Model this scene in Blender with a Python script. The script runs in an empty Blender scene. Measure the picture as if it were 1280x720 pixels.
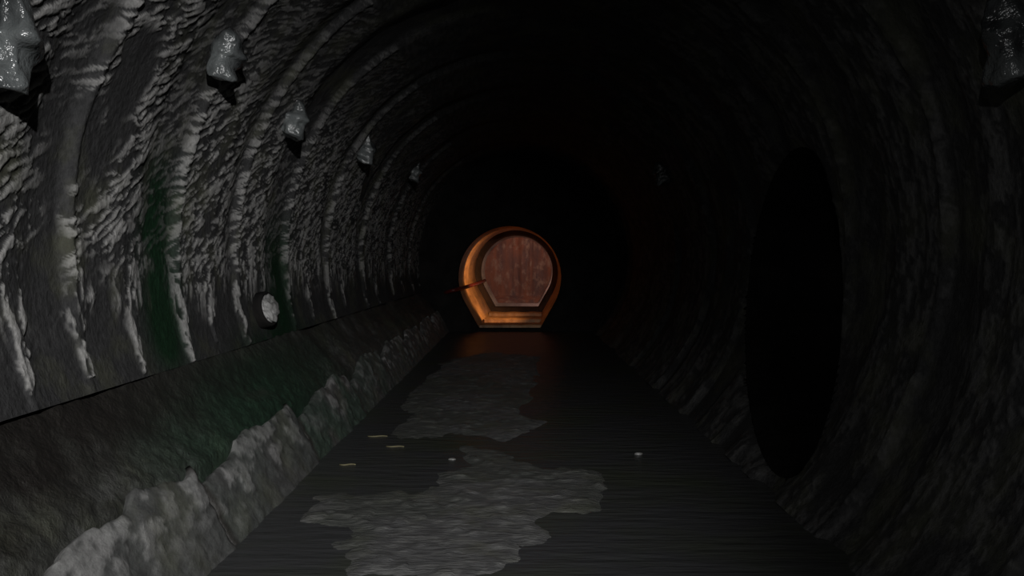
import bpy, bmesh, math, random
import numpy as np
from mathutils import Vector, Matrix

random.seed(7)
C = bpy.context.scene.collection
EYE = 1.5                      # eye height above the tunnel floor
F = 1144.0                     # focal length in pixels of a 1280 px frame
VX, VY = 647.0, 328.0          # where the tunnel axis runs to in the photograph
R = 2.27                       # tunnel radius
CX, CZ = 0.07, EYE + 0.10      # tunnel axis
Y_END = 20.0

# ------------------------------------------------------------------ noise
def _hash(ix, iy, seed):
    h = (ix.astype(np.int64) * 374761393 + iy.astype(np.int64) * 668265263 + seed * 974634777) & 0xffffffff
    h = ((h ^ (h >> 13)) * 1274126177) & 0xffffffff
    h = (h ^ (h >> 16)) & 0xffffff
    return h / float(0xffffff)

def vnoise(x, y, seed=0):
    x0 = np.floor(x); y0 = np.floor(y)
    fx = x - x0; fy = y - y0
    fx = fx * fx * (3 - 2 * fx); fy = fy * fy * (3 - 2 * fy)
    a = _hash(x0, y0, seed); b = _hash(x0 + 1, y0, seed)
    c = _hash(x0, y0 + 1, seed); d = _hash(x0 + 1, y0 + 1, seed)
    return (a + (b - a) * fx) * (1 - fy) + (c + (d - c) * fx) * fy

def fbm(x, y, seed=0, octs=4):
    x = np.asarray(x, float); y = np.asarray(y, float)
    s = 0; amp = 0.5; tot = 0
    for k in range(octs):
        s = s + amp * vnoise(x, y, seed + 17 * k); tot += amp
        x = x * 2.03 + 11.3; y = y * 2.03 + 4.7; amp *= 0.5
    return s / tot

def sstep(a, b, x):
    t = np.clip((x - a) / (b - a), 0, 1)
    return t * t * (3 - 2 * t)

def gauss(x, m, w):
    return np.exp(-((x - m) / w) ** 2)

# ------------------------------------------------------------------ mesh helpers
def link(name, me, parent=None, mat=None, smooth=True):
    o = bpy.data.objects.new(name, me)
    C.objects.link(o)
    if parent: o.parent = parent
    if mat: me.materials.append(mat)
    if smooth:
        me.polygons.foreach_set('use_smooth', [True] * len(me.polygons))
    return o

def grid_mesh(name, P, attrs=None, keep=None):
    """P: (n, m, 3) array; keep: (n-1, m-1) bool mask of faces kept."""
    n, m, _ = P.shape
    idx = np.arange(n * m).reshape(n, m)
    q = np.stack([idx[:-1, :-1], idx[1:, :-1], idx[1:, 1:], idx[:-1, 1:]], -1)
    q = q[keep] if keep is not None else q.reshape(-1, 4)
    used = np.unique(q)
    remap = np.full(n * m, -1); remap[used] = np.arange(len(used))
    q = remap[q]
    V = P.reshape(-1, 3)[used]
    me = bpy.data.meshes.new(name)
    me.vertices.add(len(V)); me.vertices.foreach_set('co', V.astype(np.float32).ravel())
    me.loops.add(q.size); me.loops.foreach_set('vertex_index', q.astype(np.int32).ravel())
    me.polygons.add(len(q))
    me.polygons.foreach_set('loop_start', np.arange(0, q.size, 4, dtype=np.int32))
    me.polygons.foreach_set('loop_total', np.full(len(q), 4, dtype=np.int32))
    me.update(calc_edges=True)
    for k, a in (attrs or {}).items():
        at = me.attributes.new(k, 'FLOAT', 'POINT')
        at.data.foreach_set('value', a.reshape(-1)[used].astype(np.float32))
    me.validate()
    return me

def tag(o, label=None, cat=None, group=None, kind=None):
    if label: o['label'] = label
    if cat: o['category'] = cat
    if group: o['group'] = group
    if kind: o['kind'] = kind
    return o

def on_floor(px, py, z=0.0):
    """world point on the floor plane seen at a pixel of the photograph"""
    Y = (EYE - z) * F / (py - VY)
    return (px - VX) * Y / F, Y

def on_tunnel(px, py, R=R):
    """distance, angle at which the line of sight meets the tunnel lining"""
    dx, dz = (px - VX) / F, (VY - py) / F
    a = dx * dx + dz * dz; b = -2 * (dx * CX + dz * (CZ - EYE)); c = CX * CX + (CZ - EYE) ** 2 - R * R
    t = (-b + math.sqrt(b * b - 4 * a * c)) / (2 * a)
    return t, math.atan2(dz * t - (CZ - EYE), dx * t - CX)

# ------------------------------------------------------------------ materials
def nodes(name):
    m = bpy.data.materials.new(name); m.use_nodes = True
    nt = m.node_tree; b = nt.nodes['Principled BSDF']
    return m, nt, b

def nd(nt, t, **kw):
    n = nt.nodes.new(t)
    for k, v in kw.items(): setattr(n, k, v)
    return n

def mixc(nt, fac, a, b, blend='MIX'):
    n = nd(nt, 'ShaderNodeMix', data_type='RGBA', blend_type=blend)
    for sock, v in ((0, fac), (6, a), (7, b)):
        if isinstance(v, bpy.types.NodeSocket): nt.links.new(v, n.inputs[sock])
        elif isinstance(v, (int, float)): n.inputs[sock].default_value = v
        else: n.inputs[sock].default_value = (*v, 1)
    return n.outputs[2]

def noise(nt, scale, detail=4, rough=0.6, stretch=None):
    tc = nd(nt, 'ShaderNodeTexCoord')
    out = tc.outputs['Object']
    if stretch:
        mp = nd(nt, 'ShaderNodeMapping'); mp.inputs['Scale'].default_value = stretch
        nt.links.new(out, mp.inputs['Vector']); out = mp.outputs['Vector']
    n = nd(nt, 'ShaderNodeTexNoise')
    n.inputs['Scale'].default_value = scale; n.inputs['Detail'].default_value = detail
    n.inputs['Roughness'].default_value = rough
    nt.links.new(out, n.inputs['Vector'])
    return n.outputs['Fac']

def ramp(nt, src, lo, hi):
    r = nd(nt, 'ShaderNodeMapRange'); r.inputs['From Min'].default_value = lo; r.inputs['From Max'].default_value = hi
    nt.links.new(src, r.inputs['Value'])
    return r.outputs['Result']

def bump(nt, b, src, strength, dist):
    bp = nd(nt, 'ShaderNodeBump'); bp.inputs['Strength'].default_value = strength; bp.inputs['Distance'].default_value = dist
    nt.links.new(src, bp.inputs['Height']); nt.links.new(bp.outputs['Normal'], b.inputs['Normal'])

def attr(nt, name):
    a = nd(nt, 'ShaderNodeAttribute', attribute_name=name)
    return a.outputs['Fac']

def rock_mat(name, base, light, moss=(0.012, 0.04, 0.018), rough=0.62, scale=22, bumpd=0.012, masks=True, spec=0.4, stretch=(1, 1, 0.5), grime_shade=False):
    m, nt, b = nodes(name)
    n1 = noise(nt, scale, 5, 0.65, stretch)
    n2 = noise(nt, 2.3, 4, 0.6)
    dark = tuple(v * 0.55 for v in base)
    c = mixc(nt, ramp(nt, n1, 0.3, 0.7), dark, base)
    if masks:
        lc = mixc(nt, ramp(nt, n1, 0.35, 0.65), tuple(v * 0.6 for v in light), light)
        c = mixc(nt, attr(nt, 'crust'), c, lc)
        oc = mixc(nt, ramp(nt, n2, 0.50, 0.66), c, (0.12, 0.125, 0.07))
        c = mixc(nt, 0.3, c, oc)
        mc = mixc(nt, ramp(nt, n1, 0.3, 0.7), tuple(v * 0.45 for v in moss), moss)
        c = mixc(nt, attr(nt, 'moss'), c, mc)
        if grime_shade: c = mixc(nt, attr(nt, 'grime_shade'), c, (0.016, 0.014, 0.012))  # dark tint: painted shade on the bank, dirt in the kerb joints
    else:
        c = mixc(nt, ramp(nt, n2, 0.4, 0.7), c, light)
    nt.links.new(c, b.inputs['Base Color'])
    b.inputs['Roughness'].default_value = rough
    b.inputs['Specular IOR Level'].default_value = spec
    bump(nt, b, n1, 0.8, bumpd)
    return m

M = {}
M['lining'] = rock_mat('tunnel_lining', (0.056, 0.056, 0.057), (0.39, 0.385, 0.375), scale=42, bumpd=0.014, stretch=(1, 0.8, 0.7), rough=0.8, spec=0.12)
M['bank'] = rock_mat('mossy_bank', (0.07, 0.068, 0.062), (0.15, 0.148, 0.142), moss=(0.024, 0.058, 0.034), grime_shade=True, scale=20, bumpd=0.03, stretch=(1.4, 0.8, 0.7))
M['kerb'] = rock_mat('kerb_stone', (0.125, 0.124, 0.122), (0.33, 0.325, 0.32), moss=(0.07, 0.115, 0.085), scale=16, bumpd=0.016, grime_shade=True, stretch=(1.2, 0.6, 1.0))
M['shade_dark'] = rock_mat('shade_dark_rock', (0.012, 0.012, 0.012), (0.018, 0.017, 0.016), rough=0.95, masks=False, spec=0.05)  # near-black colour carries the darkness of the unlit end wall
M['lump'] = rock_mat('pale_wet_rock', (0.035, 0.038, 0.040), (0.17, 0.185, 0.185), rough=0.27, scale=6, bumpd=0.05, masks=False, spec=0.9, stretch=(1, 1, 1))
M['stone'] = rock_mat('pale_stone', (0.15, 0.15, 0.145), (0.40, 0.40, 0.39), rough=0.5, scale=24, bumpd=0.01, masks=False, stretch=(1, 1, 1))
M['silt'] = rock_mat('grey_silt', (0.13, 0.13, 0.13), (0.19, 0.19, 0.185), moss=(0.05, 0.065, 0.035), rough=0.5, scale=14, bumpd=0.02, stretch=(0.7, 2.2, 1))
M['bed'] = rock_mat('tunnel_bed', (0.05, 0.05, 0.048), (0.08, 0.08, 0.075), rough=0.8, masks=False)
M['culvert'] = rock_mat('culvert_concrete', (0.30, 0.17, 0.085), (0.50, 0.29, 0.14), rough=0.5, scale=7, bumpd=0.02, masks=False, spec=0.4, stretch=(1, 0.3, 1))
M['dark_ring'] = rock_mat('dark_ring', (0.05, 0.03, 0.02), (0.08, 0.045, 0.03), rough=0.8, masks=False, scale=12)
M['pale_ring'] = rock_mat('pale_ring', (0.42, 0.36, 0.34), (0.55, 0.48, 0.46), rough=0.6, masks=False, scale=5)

def water_mat():
    m, nt, b = nodes('murky_water')
    n = noise(nt, 5, 3, 0.5, (0.6, 2.5, 1))
    g = noise(nt, 0.9, 3, 0.6)
    c = mixc(nt, ramp(nt, g, 0.45, 0.7), (0.052, 0.053, 0.055), (0.05, 0.056, 0.04))
    nt.links.new(c, b.inputs['Base Color'])
    b.inputs['Roughness'].default_value = 0.33
    b.inputs['Specular IOR Level'].default_value = 0.18
    bump(nt, b, n, 0.5, 0.03)
    return m
M['water'] = water_mat()

def plain(name, col, rough=0.6, metal=0):
    m, nt, b = nodes(name)
    n = noise(nt, 30, 3, 0.6)
    nt.links.new(mixc(nt, ramp(nt, n, 0.3, 0.7), tuple(v * 0.7 for v in col), col), b.inputs['Base Color'])
    b.inputs['Roughness'].default_value = rough; b.inputs['Metallic'].default_value = metal
    return m
M['cable'] = plain('red_cable', (0.10, 0.008, 0.005), 0.5)
M['straw'] = plain('straw', (0.19, 0.17, 0.09), 0.6)
M['pebble'] = plain('wet_pebble', (0.24, 0.24, 0.23), 0.3)

def back_mat():
    m, nt, b = nodes('reddish_end_wall')
    n1 = noise(nt, 1.6, 5, 0.6, (1.6, 1, 0.45))
    n2 = noise(nt, 6.0, 4, 0.6, (1, 1, 0.6))
    c = mixc(nt, ramp(nt, n1, 0.38, 0.62), (0.17, 0.105, 0.095), (0.33, 0.14, 0.085))
    c = mixc(nt, ramp(nt, n2, 0.52, 0.7), c, (0.40, 0.27, 0.20))
    nt.links.new(c, b.inputs['Base Color']); b.inputs['Roughness'].default_value = 0.85
    bump(nt, b, n2, 0.7, 0.05)
    return m
M['back'] = back_mat()

# ------------------------------------------------------------------ tunnel lining
SEG = [(-3.0, -1.9), (-1.75, -0.6), (-0.45, 0.7), (0.85, 1.55), (1.65, 2.75), (2.9, 4.14), (4.40, 5.38), (5.76, 6.93), (7.02, 8.00), (8.50, 10.2),
       (10.35, 12.3), (12.7, 15.0), (15.5, 17.9), (18.3, 21)]
TIPS = [2.0, 2.95, 3.86, 4.41, 5.02, 5.76, 6.32, 7.0, 8.53, 9.31, 10.33, 11.1, 12.7, 13.7, 15.5, 16.75, 18.3, 19.6]

def ystations(y0=-3.0, y1=Y_END, fine=0.0085, coarse=0.12, start=2.6):
    ys = [y0]
    while ys[-1] < y1:
        y = ys[-1]
        ys.append(y + (coarse if y < start - 0.3 else 0.03 if y < start else fine * (max(y, 4) / 4) ** 1.35))
    ys[-1] = y1
    return np.array(ys)

def segfield(Y):
    """slab height 0..1 of the segments, and the lip at each segment's near edge"""
    slab = np.zeros_like(Y); lip = np.zeros_like(Y); mid = np.zeros_like(Y)
    for a, b in SEG:
        w = 0.05 + 0.003 * max(a, 0)
        s = sstep(a - w, a + w, Y) * (1 - sstep(b - 0.30, b + 0.05, Y))
        slab = np.maximum(slab, s)
        lip += gauss(Y, a + 0.03, 0.022 + 0.0015 * max(a, 0))
        mid += gauss(Y, a + 0.56 * (b - a), 0.13 * (b - a))
    return slab, lip, mid

ANG_BOT_L = math.pi - math.asin((EYE - 0.64 - CZ) / R)      # lower edge of the left lining

def lining(phi, Y, side):
    s = phi * R                                             # arc length
    Z = CZ + R * np.sin(phi)
    h = Z - (EYE - 0.64)
    wob = 0.10 * (fbm(s * 1.2, Y * 1.2, 5, 3) - 0.5)        # the grooves wander a little
    shift = 0.0 if side == 'L' else 0.55
    slab, lip, mid = segfield(Y + wob * np.clip(h, 0, 1) - shift)
    rise = (0.25 + 0.75 * sstep(0.15, 0.75, h)) if side == 'L' else 1.0
    d = (0.038 * slab + 0.020 * lip + 0.012 * mid) * rise
    d = d + 0.035 * (fbm(s * 1.6, Y * 1.6, 11, 4) - 0.5)
    # crust of limescale, broken into slanting flakes
    sgn = -1 if side == 'L' else 1
    up_s = -s if side == 'L' else s
    wx = 0.05 * (fbm(Y * 7, s * 7, 21, 2) - 0.5)
    a1 = Y * 0.90 + up_s * 0.44 + wx; b1 = -Y * 0.44 + up_s * 0.90 + wx
    f_slant = 0.6 * fbm(a1 / 0.125, b1 / 0.027, 23, 3) + 0.4 * fbm(a1 / 0.06, b1 / 0.016, 29, 2)
    f_vert = 0.6 * fbm((Y + wx) / 0.045, s / 0.14, 24, 3) + 0.4 * fbm((Y + wx) / 0.024, s / 0.07, 30, 2)
    tv = sstep(0.85, 0.35, h + 0.3 * (fbm(Y * 3, s * 3, 22, 2) - 0.5)) if side == 'L' else 0.8
    ff = f_slant * (1 - tv) + f_vert * tv
    ff = 0.5 + (ff - 0.5) * 1.25
    patch = fbm(Y * 1.5 + 3, s * 1.3, 31, 4)
    body = sstep(0.32, 0.44, patch + 0.10 * slab - 0.02 + 0.12 * (fbm(Y * 9, s * 9, 33, 3) - 0.5)) * (0.45 + 0.55 * slab)
    if side == 'L':
        tips = np.zeros_like(Y)
        for i, t in enumerate(TIPS):
            k = 1 + 0.055 * max(t - 4, 0)
            zb = 0.03 + 0.05 * math.sin(i * 2.4)
            w = k * (0.018 + 0.085 * np.clip((h - zb) / 0.5, 0, 1.6) ** 0.9) * (h > zb)
            w = w * (0.55 + 0.9 * vnoise(h * 18 + Y * 6, Y * 9 + i, 3))
            e = (np.abs(Y - t - 0.03) / np.maximum(w, 1e-3))
            tips = np.maximum(tips, (1 - sstep(0.6, 1.25, e)) * (h > zb))
        up = sstep(0.25, 0.62, h + 0.25 * (fbm(Y * 5, s * 5, 41, 2) - 0.5))
        mask = tips * (1 - up) + up * body
        mask = mask * (1 - 0.7 * sstep(1.5, 2.3, h + 0.3 * (fbm(Y * 2, s * 2, 35, 2) - 0.5)) * sstep(4.0, 7.0, Y))
    else:
        mask = body * 0.22
    crust = mask * sstep(0.49, 0.56, ff)
    amp = 0.016 if side == 'L' else 0.03
    d = d + mask * (0.004 + amp * sstep(0.40, 0.60, ff) * (0.4 + 1.1 * np.clip(ff - 0.3, 0, 0.5))) + 0.006 * (fbm(s * 18, Y * 18, 47, 2) - 0.5)
    if side == 'L':
        d = d + 0.008 * mask * (1 - sstep(0.4, 0.7, h))
    else:                                                   # vertical furrows down the right side
        d = d + 0.05 * (fbm(Y * 4.2 + 0.3 * s, s * 1.1, 53, 4) - 0.5)
        d = d - 0.06 * gauss(Y, 7.4, 0.16) * gauss(s, on_tunnel(962, 140)[1] * R, 0.22)
    moss = np.zeros_like(Y)
    if side == 'L':
        n = fbm(Y * 3, s * 2.2, 61, 4)
        moss = np.maximum(1.3 * gauss(Y, 5.52, 0.26) * sstep(1.5, 0.9, h) * sstep(-0.2, 0.2, h), gauss(Y, 8.25, 0.42) * sstep(1.3, 0.6, h))
        moss = np.maximum(moss, gauss(Y, 7.9, 1.0) * sstep(0.22, 0.0, h))
        moss = moss * sstep(0.2, 0.42, n) * (1 - 0.8 * crust)
    return d, np.clip(crust, 0, 1), np.clip(moss, 0, 1)

def lining_mesh(name, phi0, phi1, nphi, side, Ys, hole=None):
    ph = np.linspace(phi0, phi1, nphi)
    PH, YY = np.meshgrid(ph, Ys, indexing='ij')
    keep = None
    if hole is not None:
        PH, YY, keep = cut_hole(PH, YY, hole)
    if side == 'C':                                          # the crown blends the two sides
        dl, cl, ml = lining(PH, YY, 'L'); dr, cr, mr = lining(PH, YY, 'R')
        t = (PH - phi0) / (phi1 - phi0)                      # 0 on the right, 1 on the left
        t = t * t * (3 - 2 * t)
        d = dl * t + dr * (1 - t); cr = (cl * t + cr * (1 - t)) * 0.5; mo = ml * 0
    else:
        d, cr, mo = lining(PH, YY, side)
    if hole is not None:
        d = d * np.clip(hole_dist / 0.12, 0, 1)
    P = np.stack([CX + (R - d) * np.cos(PH), YY, CZ + (R - d) * np.sin(PH)], -1)
    return grid_mesh(name, P, {'crust': cr, 'moss': mo}, keep)

# the opening in the right-hand wall: a leaning oval about 2.4 m across
rim = []
for k in range(64):
    a = 2 * math.pi * k / 64
    px = 993 + 61 * math.cos(a) - 7 * math.sin(a) * -1 * 0.6
    py = 392 - 207 * math.sin(a) - 14 * math.cos(a)
    rim.append(on_tunnel(px, py))
rimY = np.array([r[0] for r in rim]); rimS = np.array([r[1] * R for r in rim])

hole_dist = None
def cut_hole(PH, YY, hole):
    global hole_dist
    rs, ry = hole
    cs, cy = rs.mean(), ry.mean()
    S = PH * R
    ang = np.arctan2(S - cs, YY - cy); rad = np.hypot(S - cs, YY - cy)
    ra = np.arctan2(rs - cs, ry - cy); rr = np.hypot(rs - cs, ry - cy)
    o = np.argsort(ra); ra, rr = ra[o], rr[o]
    ra = np.concatenate([ra - 2 * math.pi, ra, ra + 2 * math.pi]); rr = np.concatenate([rr, rr, rr])
    rb = np.interp(ang, ra, rr)
    dd = rad - rb
    snap = (np.abs(dd) < 0.028)
    k = np.where(snap, rb / np.maximum(rad, 1e-6), 1)
    S = cs + (S - cs) * k; YY = cy + (YY - cy) * k
    dd = np.where(snap, 0, dd)
    hole_dist = np.maximum(dd, 0)
    inside = dd < -1e-4
    keep = ~(inside[:-1, :-1] | inside[1:, :-1] | inside[1:, 1:] | inside[:-1, 1:])
    return S / R, YY, keep

Ys = ystations()
YsC = ystations(fine=0.03)
YsR = ystations(fine=0.022)
A1, A0 = math.radians(122), math.radians(58)
tag(link('wall_left', lining_mesh('wall_left', A1, ANG_BOT_L, 380, 'L', Ys), mat=M['lining']), kind='structure')
tag(link('ceiling', lining_mesh('ceiling', A0, A1, 110, 'C', YsC), mat=M['lining']), kind='structure')
tag(link('wall_right', lining_mesh('wall_right', math.radians(-46), A0, 210, 'R', YsR, (rimS, rimY)), mat=M['lining']), kind='structure')

# side passage behind the oval opening
def side_passage():
    n = 64
    rings = []
    for k, (dx, sc) in enumerate([(0.0, 1.0), (0.05, 0.985), (0.25, 0.97), (0.8, 0.99), (1.6, 1.0), (2.6, 1.0), (3.4, 1.0), (4.2, 0.98)]):
        cy, cz = rimY.mean(), (CZ + R * np.sin(rimS / R)).mean()
        rg = []
        for i in range(n):
            ph = rimS[i] / R
            x, y, z = CX + R * math.cos(ph), rimY[i], CZ + R * math.sin(ph)
            j = 0 if k == 0 else 0.03 * math.sin(i * 1.7 + k * 2.1)
            rg.append((x * (1 if k == 0 else 1) + dx * 1.0, cy + (y - cy) * (sc + j), max(cz + (z - cz) * (sc + j), -0.02)))
        rings.append(rg)
    P = np.array([r + [r[0]] for r in rings])
    me = grid_mesh('wall_side_passage', P, {'crust': np.zeros(P.shape[:2]), 'moss': np.zeros(P.shape[:2])})
    bm = bmesh.new(); bm.from_mesh(me); bmesh.ops.remove_doubles(bm, verts=bm.verts, dist=1e-5)
    be = [e for e in bm.edges if e.is_boundary and min(v.co.x for v in e.verts) > CX + 3.6]
    bmesh.ops.holes_fill(bm, edges=be, sides=0)
    bm.to_mesh(me); bm.free()
    return me
tag(link('wall_side_passage', side_passage(), mat=M['shade_dark']), kind='structure')

# ------------------------------------------------------------------ mossy bank between lining and kerb
def bank_mesh():
    Yb = ystations(fine=0.02)
    v = np.linspace(0, 1, 64)
    Vv, YY = np.meshgrid(v, Yb, indexing='ij')
    prof = np.array([(-2.30, EYE - 0.54), (-2.08, EYE - 0.655), (-1.99, EYE - 0.78), (-1.91, EYE - 0.90), (-1.81, EYE - 1.00), (-1.745, EYE - 1.10), (-1.71, EYE - 1.30), (-1.66, EYE - 1.56)])
    t = np.linspace(0, 1, len(prof))
    X = np.interp(Vv, t, prof[:, 0]); Z = np.interp(Vv, t, prof[:, 1])
    d = 0.09 * (fbm(YY * 1.6, Vv * 2.0, 71, 4) - 0.5) + 0.03 * (fbm(YY * 5, Vv * 8, 73, 3) - 0.5) + 0.022 * (fbm(YY * 12, Vv * 22, 75, 3) - 0.5)
    d = d * np.clip(Vv * 8, 0.6, 1)
    X = X + d * 0.65; Z = Z + d * 0.75
    n = fbm(YY * 0.9, Vv * 1.8, 77, 4)
    moss = np.exp(-((YY - 6.6) / 2.8) ** 2) * sstep(0.28, 0.55, n + 0.22 * gauss(YY, 7, 1.8)) * (0.35 + 0.65 * sstep(0.1, 0.3, Vv))
    moss = np.maximum(moss, 0.25 * sstep(0.4, 0.7, n))
    crust = sstep(0.55, 0.72, fbm(YY * 9, Vv * 7, 79, 3)) * 0.7
    return grid_mesh('bank', np.stack([X, YY, Z], -1), {'crust': crust, 'moss': moss * (1 - 0.6 * sstep(5.2, 3.8, YY)), 'grime_shade': 0.92 * sstep(0.60, 0.22, Vv + 0.35 * (fbm(YY * 3, Vv * 6, 78, 4) - 0.5)) * (0.45 + 0.55 * sstep(7.0, 4.5, YY)) + 0.5 * sstep(4.8, 3.6, YY) * sstep(0.35, 0.6, fbm(YY * 5, Vv * 7, 76, 3))})  # upper and near bank darkened: shade put into the colour
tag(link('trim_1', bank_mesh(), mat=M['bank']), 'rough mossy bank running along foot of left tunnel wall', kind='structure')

# ------------------------------------------------------------------ kerb stones
def kerb_mesh(y0, y1, seed, green):
    n = max(24, int((y1 - y0) / 0.018))
    L = y1 - y0
    Yk = np.linspace(y0 + 0.004, y1 - 0.008, n)
    v = np.linspace(0, 1, 34)
    Vv, YY = np.meshgrid(v, Yk, indexing='ij')
    tt = (YY - y0) / L
    top = 0.43 + 0.13 * (fbm(YY * 2.6, YY * 0, 83, 4) - 0.5) + 0.05 * (fbm(YY * 9, YY * 0, 91, 4) - 0.5)
    top = top - 0.13 * sstep(0.5, 0.08, tt)
    face = np.clip(Vv / 0.72, 0, 1)
    back = np.clip((Vv - 0.72) / 0.28, 0, 1)
    Z = -0.05 + (top + 0.05) * face
    X = -1.49 - 0.21 * (Z / 0.42) - 0.015 * sstep(0.85, 1, face) - 0.14 * back
    Z = Z - 0.16 * back ** 1.5
    d = 0.03 * (fbm(YY * 2, Z * 5, 97, 3) - 0.5) + 0.022 * (fbm(YY * 8, Z * 22, 99, 4) - 0.5) + 0.008 * sstep(0.5, 0.62, fbm(YY * 6, Z * 16, 101, 4))
    X = X + d
    edge = np.minimum(tt, 1 - tt) * L
    X = X - 0.02 * (1 - sstep(0, 0.04, edge))
    Z = Z - 0.02 * back * 0
    cr = sstep(0.5, 0.60, fbm(YY * 6, Z * 16, 101, 4)) * sstep(0.25, 0.75, face + 0.5 * (fbm(YY * 3, Z * 3, 105, 2) - 0.5))
    mo = np.clip(green * sstep(0.3, 0.6, fbm(YY * 2, Z * 3, 103, 3) + 0.1), 0, 1)
    P = np.stack([X, YY, Z], -1)
    gr = 0.92 * (1 - sstep(0.022, 0.07, edge + 0.02 * (fbm(YY * 20, Z * 20, 109, 2) - 0.5)))
    me = grid_mesh('kerb_stone', P, {'crust': cr, 'moss': mo, 'grime_shade': gr})
    bm = bmesh.new(); bm.from_mesh(me)
    nv, ny = P.shape[:2]
    bm.verts.ensure_lookup_table()
    for j, flip in ((0, 1), (ny - 1, 0)):                   # close both ends
        ring = [bm.verts[i * ny + j] for i in range(nv)]
        if flip: ring.reverse()
        bm.faces.new(ring)
    bm.to_mesh(me); bm.free()
    return me

KJ = [0.6, 2.7, 4.8, 6.86, 9.0, 11.1, 13.3, 15.5, 17.7, 19.9]
KL = ['grey kerb stone nearest the viewer, at the frame bottom left corner', 
      'large pale grey kerb stone with broken top, in the left foreground',
      'second kerb stone along the left edge, grey with pale crust flakes on its upper part',
      'greenish kerb stone along the left water edge, third from the viewer',
      'fourth kerb stone along the left edge, small and grey',
      'fifth kerb stone along the left edge, dim and far back',
      'sixth kerb stone along the left edge, almost lost in the dark',
      'seventh kerb stone along the left edge, deep in shadow',
      'last kerb stone before the lit culvert, deep in shadow']
for k in range(1, len(KJ) - 1):
    y0, y1 = KJ[k], KJ[k + 1]
    o = link('kerb_stone', kerb_mesh(y0, y1, k, [0, 0.1, 0.2, 0.8, 0.45, 0.15, 0, 0, 0][k]), mat=M['kerb'])
    me = o.data
    c = Vector((-1.6, (y0 + y1) / 2, 0))
    me.transform(Matrix.Translation(-c)); o.location = c
    tag(o, KL[k], 'kerb stone', 'kerb stones along the left water edge')

# ------------------------------------------------------------------ floor, water, silt
def plane_grid(x0, x1, y0, y1, nx, ny, zf):
    X, Y = np.meshgrid(np.linspace(x0, x1, nx), np.linspace(y0, y1, ny), indexing='ij')
    return np.stack([X, Y, zf(X, Y)], -1)
P = plane_grid(-1.75, 2.1, -3, Y_END + 0.1, 60, 260, lambda x, y: -0.07 + 0.03 * (fbm(x * 2, y * 2, 5, 3) - 0.5))
tag(link('floor', grid_mesh('floor', P), mat=M['bed']), kind='structure')
P = plane_grid(-1.62, 1.86, -3, Y_END + 0.05, 40, 200, lambda x, y: 0 * x)
tag(link('water', grid_mesh('water', P), mat=M['water']), 'shallow dark still water covering the tunnel floor', 'water', kind='stuff')

def poly_sd(px, py, poly):
    """signed distance, positive inside"""
    inside = np.zeros(px.shape, bool); dm = np.full(px.shape, 1e9)
    n = len(poly)
    for i in range(n):
        x0, y0 = poly[i]; x1, y1 = poly[(i + 1) % n]
        cond = ((y0 > py) != (y1 > py)) & (px < (x1 - x0) * (py - y0) / (y1 - y0 + 1e-12) + x0)
        inside ^= cond
        ex, ey = x1 - x0, y1 - y0
        t = np.clip(((px - x0) * ex + (py - y0) * ey) / (ex * ex + ey * ey), 0, 1)
        dm = np.minimum(dm, np.hypot(px - x0 - t * ex, py - y0 - t * ey))
    return np.where(inside, dm, -dm)

def silt(label, pts, seed, ystretch, res=0.014):
    poly = [on_floor(*p) for p in pts]
    xs = [p[0] for p in poly]; ys = [p[1] for p in poly]
    x0, x1, y0, y1 = min(xs) - .15, max(xs) + .15, min(ys) - .3, max(ys) + .3
    ny = int((y1 - y0) / (res * ystretch)); nx = int((x1 - x0) / res)
    X, Y = np.meshgrid(np.linspace(x0, x1, nx), np.linspace(y0, y1, ny), indexing='ij')
    sd = poly_sd(X, Y / ystretch, [(a, b / ystretch) for a, b in poly])
    e = sd + 0.13 * (fbm(X * 6, Y * 6 / ystretch, seed, 4) - 0.5) * 2
    Z = 0.016 * sstep(-0.06, 0.10, e) - 0.004 + 0.006 * (fbm(X * 20, Y * 14, seed + 3, 3) - 0.5)
    Z = Z + 0.010 * sstep(0.58, 0.75, fbm(X * 9, Y * 9, seed + 5, 2)) * sstep(0.0, 0.1, e)
    keepv = e > -0.06
    keep = keepv[:-1, :-1] & keepv[1:, :-1] & keepv[1:, 1:] & keepv[:-1, 1:]
    Z = np.where(e < 0.0, Z - 0.01 * (1 - sstep(-0.06, 0, e)), Z)
    cr = sstep(0.5, 0.68, fbm(X * 13, Y * 22, seed + 9, 3)); mo = 0.3 * sstep(0.5, 0.7, fbm(X * 2, Y * 2, seed + 11, 2))
    me = grid_mesh('silt_patch', np.stack([X, Y, Z], -1), {'crust': cr, 'moss': mo}, keep)
    o = link('silt_patch', me, mat=M['silt'])
    c = Vector((sum(xs) / len(xs), sum(ys) / len(ys), 0)); me.transform(Matrix.Translation(-c)); o.location = c
    return tag(o, label, 'silt', 'silt patches in the shallow water')

silt('long grey silt patch in the near water, middle of the tunnel floor',
     [(425, 725), (450, 700), (392, 690), (440, 668), (375, 655), (400, 625), (480, 618), (530, 612), (560, 590), (590, 583), (580, 560), (640, 572), (690, 588), (742, 588),
      (760, 612), (748, 638), (700, 645), (675, 655), (700, 692), (650, 686), (640, 700), (560, 728)], 3, 1.6)
silt('grey silt patch farther off, beside the left kerb stones',
     [(478, 548), (515, 520), (505, 500), (530, 478), (560, 450), (610, 440), (672, 446), (672, 480), (655, 505), (640, 520), (690, 528), (675, 541), (640, 550), (608, 546), (560, 540), (520, 546)], 9, 2.6)

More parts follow.
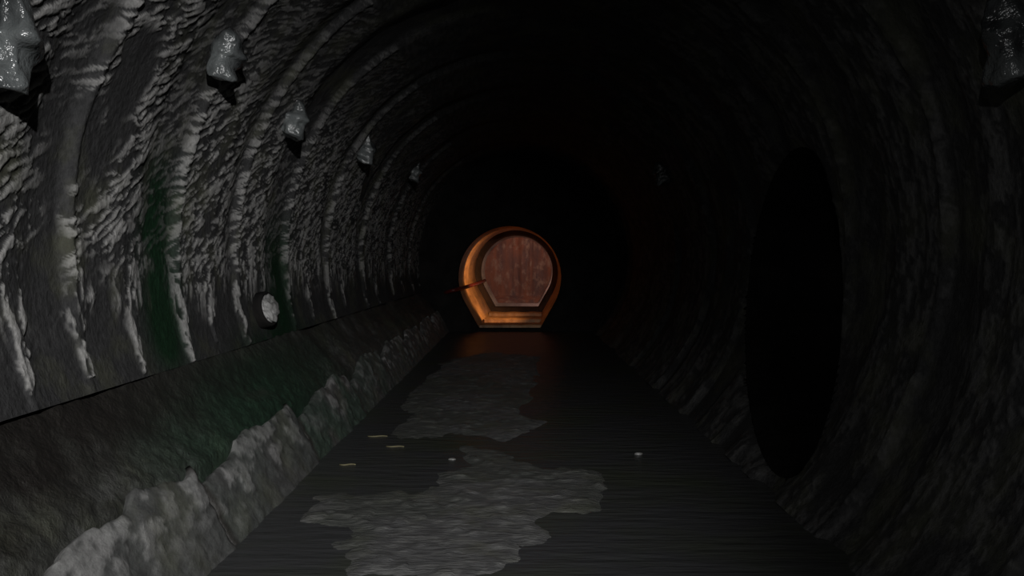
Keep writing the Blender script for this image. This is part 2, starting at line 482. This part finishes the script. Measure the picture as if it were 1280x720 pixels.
# straws and pebbles
def straw(px, py, length, ang, label):
    x, y = on_floor(px, py)
    bm = bmesh.new()
    n = 7
    rings = []
    for i in range(9):
        t = i / 8 - 0.5
        r = 0.006 * (1 - 1.3 * t * t)
        cxx, cyy = t * length, 0.012 * math.sin(t * 7)
        rings.append([bm.verts.new((cxx, cyy + r * math.cos(2 * math.pi * k / n), r * math.sin(2 * math.pi * k / n))) for k in range(n)])
    for a, b in zip(rings, rings[1:]):
        for k in range(n): bm.faces.new((a[k], a[(k + 1) % n], b[(k + 1) % n], b[k]))
    bm.faces.new(rings[0][::-1]); bm.faces.new(rings[-1])
    me = bpy.data.meshes.new('straw'); bm.to_mesh(me); bm.free()
    o = link('straw', me, mat=M['straw']); o.location = (x, y, 0.004); o.rotation_euler.z = ang
    tag(o, label, 'straw')
straw(471, 547, 0.17, 0.05, 'yellowish straw floating by the far silt patch')
straw(493, 560, 0.15, -0.04, 'yellowish straw floating on open dark water nearer the viewer')
straw(433, 583, 0.12, 0.1, 'short straw floating close to the left kerb stones')

def pebble(px, py, r, seed, label):
    x, y = on_floor(px, py)
    rnd = random.Random(seed)
    bm = bmesh.new(); bmesh.ops.create_icosphere(bm, subdivisions=3, radius=r)
    ph = [rnd.uniform(0, 6) for _ in range(3)]
    for v in bm.verts:
        v.co *= 1 + 0.18 * math.sin(v.co.x / r * 2.3 + ph[0]) * math.sin(v.co.y / r * 2.9 + ph[1])
        v.co.x *= 1.5; v.co.z *= 0.6
    me = bpy.data.meshes.new('pebble'); bm.to_mesh(me); bm.free()
    o = link('pebble', me, mat=M['pebble']); o.location = (x, y, r * 0.15)
    tag(o, label, 'pebble')
pebble(565, 576, 0.018, 1, 'tiny pale pebble poking out of the water between silt patches')
pebble(799, 569, 0.022, 2, 'small pebble in dark water to the right of the silt')

# ------------------------------------------------------------------ rock lumps on the lining
def lump(px, py, hgt, wid, depth, seed, label, group):
    """a wedge of pale rock: narrow above, broad overhanging foot below"""
    t, phi = on_tunnel(px, py, R - 0.10)
    rnd = random.Random(seed)
    bm = bmesh.new()
    # outline levels from top (w=+1) to foot (w=-1): half width, thickness
    lv = [(1.0, 0.42, 0.12), (0.75, 0.60, 0.45), (0.40, 0.74, 0.80), (0.08, 1.0, 1.0), (-0.2, 0.92, 0.80), (-0.55, 0.84, 0.85), (-0.88, 0.86, 1.0), (-1.0, 0.80, 0.86)]
    n = 14
    rings = []
    for z, w, th in lv:
        rg = []
        off = rnd.uniform(-0.07, 0.07) * wid
        for k in range(n):
            a = 2 * math.pi * k / n
            j = 1 + rnd.uniform(-0.16, 0.16)
            ca, sa = math.cos(a), math.sin(a)
            cy = math.copysign(abs(ca) ** 0.75, ca); cx = math.copysign(abs(sa) ** 0.8, sa)
            rg.append(bm.verts.new((cx * depth * th * j * (1.0 if cx > 0 else 0.7), cy * wid / 2 * w * j + off, z * hgt / 2 * (1 + rnd.uniform(-0.05, 0.05)))))
        rings.append(rg)
    for a, b in zip(rings, rings[1:]):
        for k in range(n): bm.faces.new((a[k], b[k], b[(k + 1) % n], a[(k + 1) % n]))
    bm.faces.new(rings[0]); bm.faces.new(rings[-1][::-1])
    bmesh.ops.triangulate(bm, faces=[f for f in bm.faces if len(f.verts) > 4])
    bmesh.ops.subdivide_edges(bm, edges=bm.edges[:], cuts=2, use_grid_fill=True, smooth=0.12)
    from mathutils import noise as mn
    for v in bm.verts:
        p = v.co * (9 / max(hgt * 3, 0.6)) + Vector((seed * 3.1, 0, 0))
        v.co += v.co.normalized() * (abs(mn.noise(p * 0.5)) * -0.8 + 0.12) * hgt * 0.35
        v.co += v.co.normalized() * mn.noise(p * 3) * hgt * 0.02
    bmesh.ops.recalc_face_normals(bm, faces=bm.faces[:])
    me = bpy.data.meshes.new('rock_lump'); bm.to_mesh(me); bm.free()
    o = link('rock_lump', me, mat=M['lump'], smooth=True)
    s = 0.09
    rr = R - s
    o.location = (CX + rr * math.cos(phi), t, CZ + rr * math.sin(phi))
    # local x points inward off the wall, z up along it
    inward = Vector((-math.cos(phi), 0, -math.sin(phi))); fwd = Vector((0, 1, 0))
    up = inward.cross(fwd)
    if up.z < 0: up = -up
    up = (up + Vector((0, 0, 0.75))).normalized()
    inward = (inward - up * inward.dot(up)).normalized()
    fy = up.cross(inward)
    o.matrix_world = Matrix.Translation(o.location) @ Matrix((inward, fy, up)).transposed().to_4x4()
    return tag(o, label, 'rock', group)

GL = 'pale rock lumps jutting from the tunnel wall'
lump(14, 50, 0.36, 0.24, 0.12, 1, 'largest pale rock lump, on the left wall at the top left corner', GL)
lump(284, 70, 0.29, 0.22, 0.12, 2, 'second rock lump along the left wall, above the green stained groove', GL)
lump(370, 150, 0.30, 0.23, 0.12, 3, 'third rock lump along the left wall, between the second and the fourth', GL)
lump(459, 187, 0.31, 0.24, 0.12, 4, 'fourth and farthest plainly seen rock lump on the left wall', GL)
lump(521, 215, 0.32, 0.24, 0.10, 5, 'dim rock lump deep in shadow, beyond the others on the left wall', GL)
lump(1252, 50, 0.38, 0.28, 0.13, 6, 'dark rock lump on the right wall at the top right corner', GL)
lump(825, 216, 0.32, 0.22, 0.12, 7, 'tiny dim rock lump on the far right wall, beyond the oval opening', GL)

# round outlet with a stone stuck in it, low on the left wall
def outlet():
    t, phi = on_tunnel(330, 387, R - 0.07)
    root = bpy.data.objects.new('drain_outlet', None); C.objects.link(root)
    inward = Vector((-math.cos(phi), 0, -math.sin(phi))); fwd = Vector((0, 1, 0)); up = fwd.cross(inward)
    if up.z < 0: up = -up
    fy = up.cross(inward)
    rr = R - 0.10
    inward = (inward + Vector((0, -0.35, 0))).normalized(); fy = up.cross(inward)
    root.matrix_world = Matrix.Translation((CX + rr * math.cos(phi), t, CZ + rr * math.sin(phi))) @ Matrix((inward, fy, up)).transposed().to_4x4()
    tag(root, 'round drain outlet plugged by a pale stone, low on left wall', 'drain')
    # collar: a dark revolved ring
    bm = bmesh.new(); n = 40
    prof = [(-0.10, 0.150), (0.0, 0.146), (0.014, 0.139), (0.016, 0.128), (0.015, 0.118), (-0.01, 0.114), (-0.03, 0.112)]
    rings = [[bm.verts.new((x, r * 0.86 * math.cos(2 * math.pi * k / n), r * math.sin(2 * math.pi * k / n))) for k in range(n)] for x, r in prof]
    for a, b in zip(rings, rings[1:]):
        for k in range(n): bm.faces.new((a[k], a[(k + 1) % n], b[(k + 1) % n], b[k]))
    bm.faces.new(rings[-1][::-1])
    bmesh.ops.recalc_face_normals(bm, faces=bm.faces[:])
    me = bpy.data.meshes.new('collar'); bm.to_mesh(me); bm.free()
    link('collar', me, root, M['shade_dark'])['label'] = 'dark round collar'
    bm = bmesh.new(); bmesh.ops.create_icosphere(bm, subdivisions=5, radius=1)
    from mathutils import noise as mn
    for v in bm.verts:
        p = v.co.copy()
        k = 1 + 0.30 * mn.noise(p * 1.7 + Vector((3, 1, 8))) - 0.25 * abs(mn.noise(p * 3.1)) + 0.06 * mn.noise(p * 9)
        v.co = Vector((p.x * 0.065 * k, p.y * 0.095 * k, p.z * 0.125 * k))
    me = bpy.data.meshes.new('stone_plug'); bm.to_mesh(me); bm.free()
    o = link('stone_plug', me, root, M['stone']); o.location = (0.005, 0, 0)
    o['label'] = 'pale pitted stone'
outlet()

# ------------------------------------------------------------------ far end: lit culvert
def culvert_outline(cx, cz, r, n=72, low=-28, bw=0.60, bz=-0.98):
    """round above, two slanting facets and a flat sill below"""
    pts = []
    a0, a1 = math.radians(low), math.radians(180 - low)
    m = n - 24
    for k in range(m + 1):
        a = a0 + (a1 - a0) * k / m
        pts.append((cx + r * math.cos(a), cz + r * math.sin(a)))
    L = pts[-1]; Rr = pts[0]
    bl = (cx - bw * r, cz + bz * r); br = (cx + bw * r, cz + bz * r)
    for k in range(1, 9): pts.append((L[0] + (bl[0] - L[0]) * k / 8, L[1] + (bl[1] - L[1]) * k / 8))
    for k in range(1, 9): pts.append((bl[0] + (br[0] - bl[0]) * k / 8, bl[1]))
    for k in range(1, 8): pts.append((br[0] + (Rr[0] - br[0]) * k / 8, br[1] + (Rr[1] - br[1]) * k / 8))
    return pts

def tube_mesh(name, stations, closed=False):
    rows = []
    for y, cx, cz, r in stations:
        p = culvert_outline(cx, cz, r)
        rows.append([(a, y, b) for a, b in p] + [(p[0][0], y, p[0][1])])
    if closed: rows.append(rows[0])
    return grid_mesh(name, np.array(rows))

def axis(y):        # centre line of the culvert: it rises and veers right a little
    t = (y - 20.0) / 5.1
    return -0.17 + 0.15 * t, EYE - 0.33 + 0.08 * t

r0 = 1.12
# end wall of the main tunnel, pierced by the culvert mouth
def far_wall():
    cx, cz = axis(20.0)
    inner = culvert_outline(cx, cz, r0)
    rows = []
    for f in (0, 0.04, 0.2, 0.5, 1.0):
        row = []
        for x, z in inner + [inner[0]]:
            d = Vector((x - CX, z - CZ)); a = math.atan2(z - cz, x - cx)
            ox, oz = CX + (R + 0.15) * math.cos(a), CZ + (R + 0.15) * math.sin(a)
            j = 0.05 * math.sin(a * 9 + f * 7) if 0 < f < 1 else 0
            row.append((x + (ox - x) * f, 20.0 - (0.0 if f < 0.03 else 0.10) - j, z + (oz - z) * f))
        rows.append(row)
    return grid_mesh('wall_far', np.array(rows))
tag(link('wall_far', far_wall(), mat=M['shade_dark']), kind='structure')

st = []
y = 20.0
while y < 25.2:
    cx, cz = axis(y)
    k = (y - 20.0)
    rib = 0.08 * (gauss(k, 1.1, 0.25) + gauss(k, 2.6, 0.25) + gauss(k, 4.0, 0.3)) + 0.02 * math.sin(k * 9)
    st.append((y, cx, cz, r0 + 0.05 - rib)); y += 0.08
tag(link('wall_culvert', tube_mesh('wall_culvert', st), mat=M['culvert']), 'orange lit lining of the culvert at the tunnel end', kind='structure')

def ring(name, y0, y1, ri, ro, mat, label, cham=0.05):
    cx, cz = axis(y0)
    o = link(name, tube_mesh(name, [(y0, cx, cz, ro), (y0, cx, cz, ri + cham), (y0 + cham, cx, cz, ri), (y1, cx, cz, ri), (y1, cx, cz, ro)], True), mat=mat, smooth=False)
    return tag(o, label, kind='structure')
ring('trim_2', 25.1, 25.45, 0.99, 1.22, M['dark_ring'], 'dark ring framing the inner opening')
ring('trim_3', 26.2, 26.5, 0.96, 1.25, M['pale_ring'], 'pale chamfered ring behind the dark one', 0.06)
# chamber behind: walls and end wall
cx, cz = axis(25.3)
tag(link('wall_chamber', tube_mesh('wall_chamber', [(25.2, cx, cz, 1.22), (26.3, cx, cz, 1.24), (26.5, cx, cz, 1.45), (29.0, cx + .05, cz, 1.45)]), mat=M['back']), kind='structure')
def back_wall():
    X, Z = np.meshgrid(np.linspace(-1.6, 1.7, 90), np.linspace(-0.6, 3.1, 90), indexing='ij')
    Y = 29.0 - 0.12 * fbm(X * 3, Z * 1.5, 7, 4) - 0.10 * gauss(X, 0.15, 0.10) - 0.08 * gauss(X, 0.42, 0.06) - 0.05 * gauss(X, -0.1, .05)
    Y = Y - 0.5 * (1 - sstep(0.25, 0.5, Z))
    return grid_mesh('wall_back', np.stack([X, Y, Z], -1))
tag(link('wall_back', back_wall(), mat=M['back']), kind='structure')

# low sills across the culvert floor
def sill(y, hz, th, halfw, label, mat):
    cx, cz = axis(y); z0 = cz - 0.98 * (r0 + 0.0) - 0.07
    bm = bmesh.new()
    n = 24
    prof = [(-th / 2, 0), (-th / 2, hz * 0.8), (-th * 0.35, hz), (th * 0.35, hz), (th / 2, hz * 0.8), (th / 2, 0)]
    rings = []
    for i in range(n + 1):
        x = -halfw + 2 * halfw * i / n
        j = 0.006 * math.sin(i * 1.9)
        rings.append([bm.verts.new((x, a + j, b * (1 + 0.04 * math.sin(i * 0.7)))) for a, b in prof])
    for a, b in zip(rings, rings[1:]):
        for k in range(len(prof)): bm.faces.new((a[k], b[k], b[(k + 1) % len(prof)], a[(k + 1) % len(prof)]))
    bm.faces.new(rings[0]); bm.faces.new(rings[-1][::-1])
    bmesh.ops.recalc_face_normals(bm, faces=bm.faces[:])
    me = bpy.data.meshes.new('sill'); bm.to_mesh(me); bm.free()
    o = link('stone_sill', me, mat=mat, smooth=False); o.location = (cx, y, z0)
    return tag(o, label, 'sill', 'stone sills across the culvert floor')
sill(20.6, 0.10, 0.30, 0.70, 'nearest orange lit sill across the culvert mouth', M['culvert'])
sill(22.0, 0.13, 0.35, 0.68, 'middle orange lit sill across the culvert floor', M['culvert'])
sill(23.8, 0.15, 0.35, 0.68, 'farthest sill across the culvert floor, before the dark ring', M['culvert'])

# dark red cable sagging across the culvert mouth
def cable():
    def at(px, py, Y): return Vector(((px - VX) * Y / F, Y, EYE + (VY - py) * Y / F))
    pts = [at(555, 366.5, 20.02), at(561, 364.5, 19.78), at(572, 361.5, 19.86), at(588, 357, 21.4), at(599, 353.5, 23.4), at(606, 350.5, 25.05)]
    bm = bmesh.new(); n = 10; rings = []
    fine = []
    for i in range(len(pts) - 1):
        for k in range(6):
            t = k / 6
            p0 = pts[max(i - 1, 0)]; p1 = pts[i]; p2 = pts[i + 1]; p3 = pts[min(i + 2, len(pts) - 1)]
            fine.append(0.5 * ((2 * p1) + (-p0 + p2) * t + (2 * p0 - 5 * p1 + 4 * p2 - p3) * t * t + (-p0 + 3 * p1 - 3 * p2 + p3) * t ** 3))
    fine.append(pts[-1])
    for i, p in enumerate(fine):
        d = (fine[min(i + 1, len(fine) - 1)] - fine[max(i - 1, 0)]).normalized()
        sx = d.cross(Vector((0, 0, 1))).normalized(); sz = sx.cross(d)
        rings.append([bm.verts.new(p + (sx * math.cos(2 * math.pi * k / n) + sz * math.sin(2 * math.pi * k / n)) * 0.042) for k in range(n)])
    for a, b in zip(rings, rings[1:]):
        for k in range(n): bm.faces.new((a[k], a[(k + 1) % n], b[(k + 1) % n], b[k]))
    bm.faces.new(rings[0][::-1]); bm.faces.new(rings[-1])
    me = bpy.data.meshes.new('cable'); bm.to_mesh(me); bm.free()
    tag(link('cable', me, mat=M['cable']), 'dark red cable crossing the left side of the lit culvert mouth', 'cable')
cable()

# ------------------------------------------------------------------ lights
def light(kind, name, loc, energy, color=(1, 1, 1), target=None, size=0.05, spot=None, blend=1.0):
    l = bpy.data.lights.new(name, kind); l.energy = energy; l.color = color
    if kind == 'AREA': l.size = size
    else: l.shadow_soft_size = size
    if spot: l.spot_size = math.radians(spot); l.spot_blend = blend
    o = bpy.data.objects.new(name, l); C.objects.link(o); o.location = loc
    if target is not None:
        o.rotation_euler = (Vector(target) - Vector(loc)).to_track_quat('-Z', 'Y').to_euler()
    return o

# head torch of the viewer, held up and turned to the left wall
light('SPOT', 'head_torch', (0.9, -2.5, EYE + 1.4), 2250, (1.0, 0.99, 0.985), (-2.1, 9.8, EYE - 1.5), 0.04, 42.5, 1.0)
light('SPOT', 'right_wall_fill', (-0.6, -1.5, EYE + 1.0), 150, (1, 1, 1), (2.2, 5.5, EYE - 1.5), 0.05, 62, 1.0)  # added fill spot, lifts the dim right wall
# lamps in the culvert, behind the right edge of its mouth, and in the chamber
light('SPOT', 'culvert_lamp', (0.72, 20.35, EYE + 0.05), 430, (1.0, 0.50, 0.18), (-1.15, 22.5, EYE - 0.75), 0.03, 70, 1.0)
light('POINT', 'ring_fill', (0.97, 25.8, EYE - 0.80), 6, (1.0, 0.62, 0.5), None, 0.02)  # added hidden light, brightens the lower edge of the pale ring
light('SPOT', 'chamber_lamp', (0.5, 26.7, EYE + 0.85), 42, (1.0, 0.68, 0.58), (-0.1, 29.0, EYE - 0.5), 0.1, 150, 0.6)

w = bpy.data.worlds.new('dark'); bpy.context.scene.world = w; w.use_nodes = True
w.node_tree.nodes['Background'].inputs['Color'].default_value = (0, 0, 0, 1)

# ------------------------------------------------------------------ camera
cam = bpy.data.cameras.new('camera'); cam.lens = 36 * F / 1280; cam.clip_start = 0.05
co = bpy.data.objects.new('camera', cam); C.objects.link(co)
co.location = (0, 0, EYE)
co.rotation_euler = (math.radians(90) - math.atan((360 - VY) / F), 0, math.atan((VX - 640) / F))
sc = bpy.context.scene
sc.camera = co
sc.view_settings.view_transform = 'Standard'; sc.view_settings.look = 'None'
sc.view_settings.gamma = 1.0; sc.view_settings.exposure = 0.0; sc.view_settings.use_curve_mapping = False
sc.render.film_transparent = False
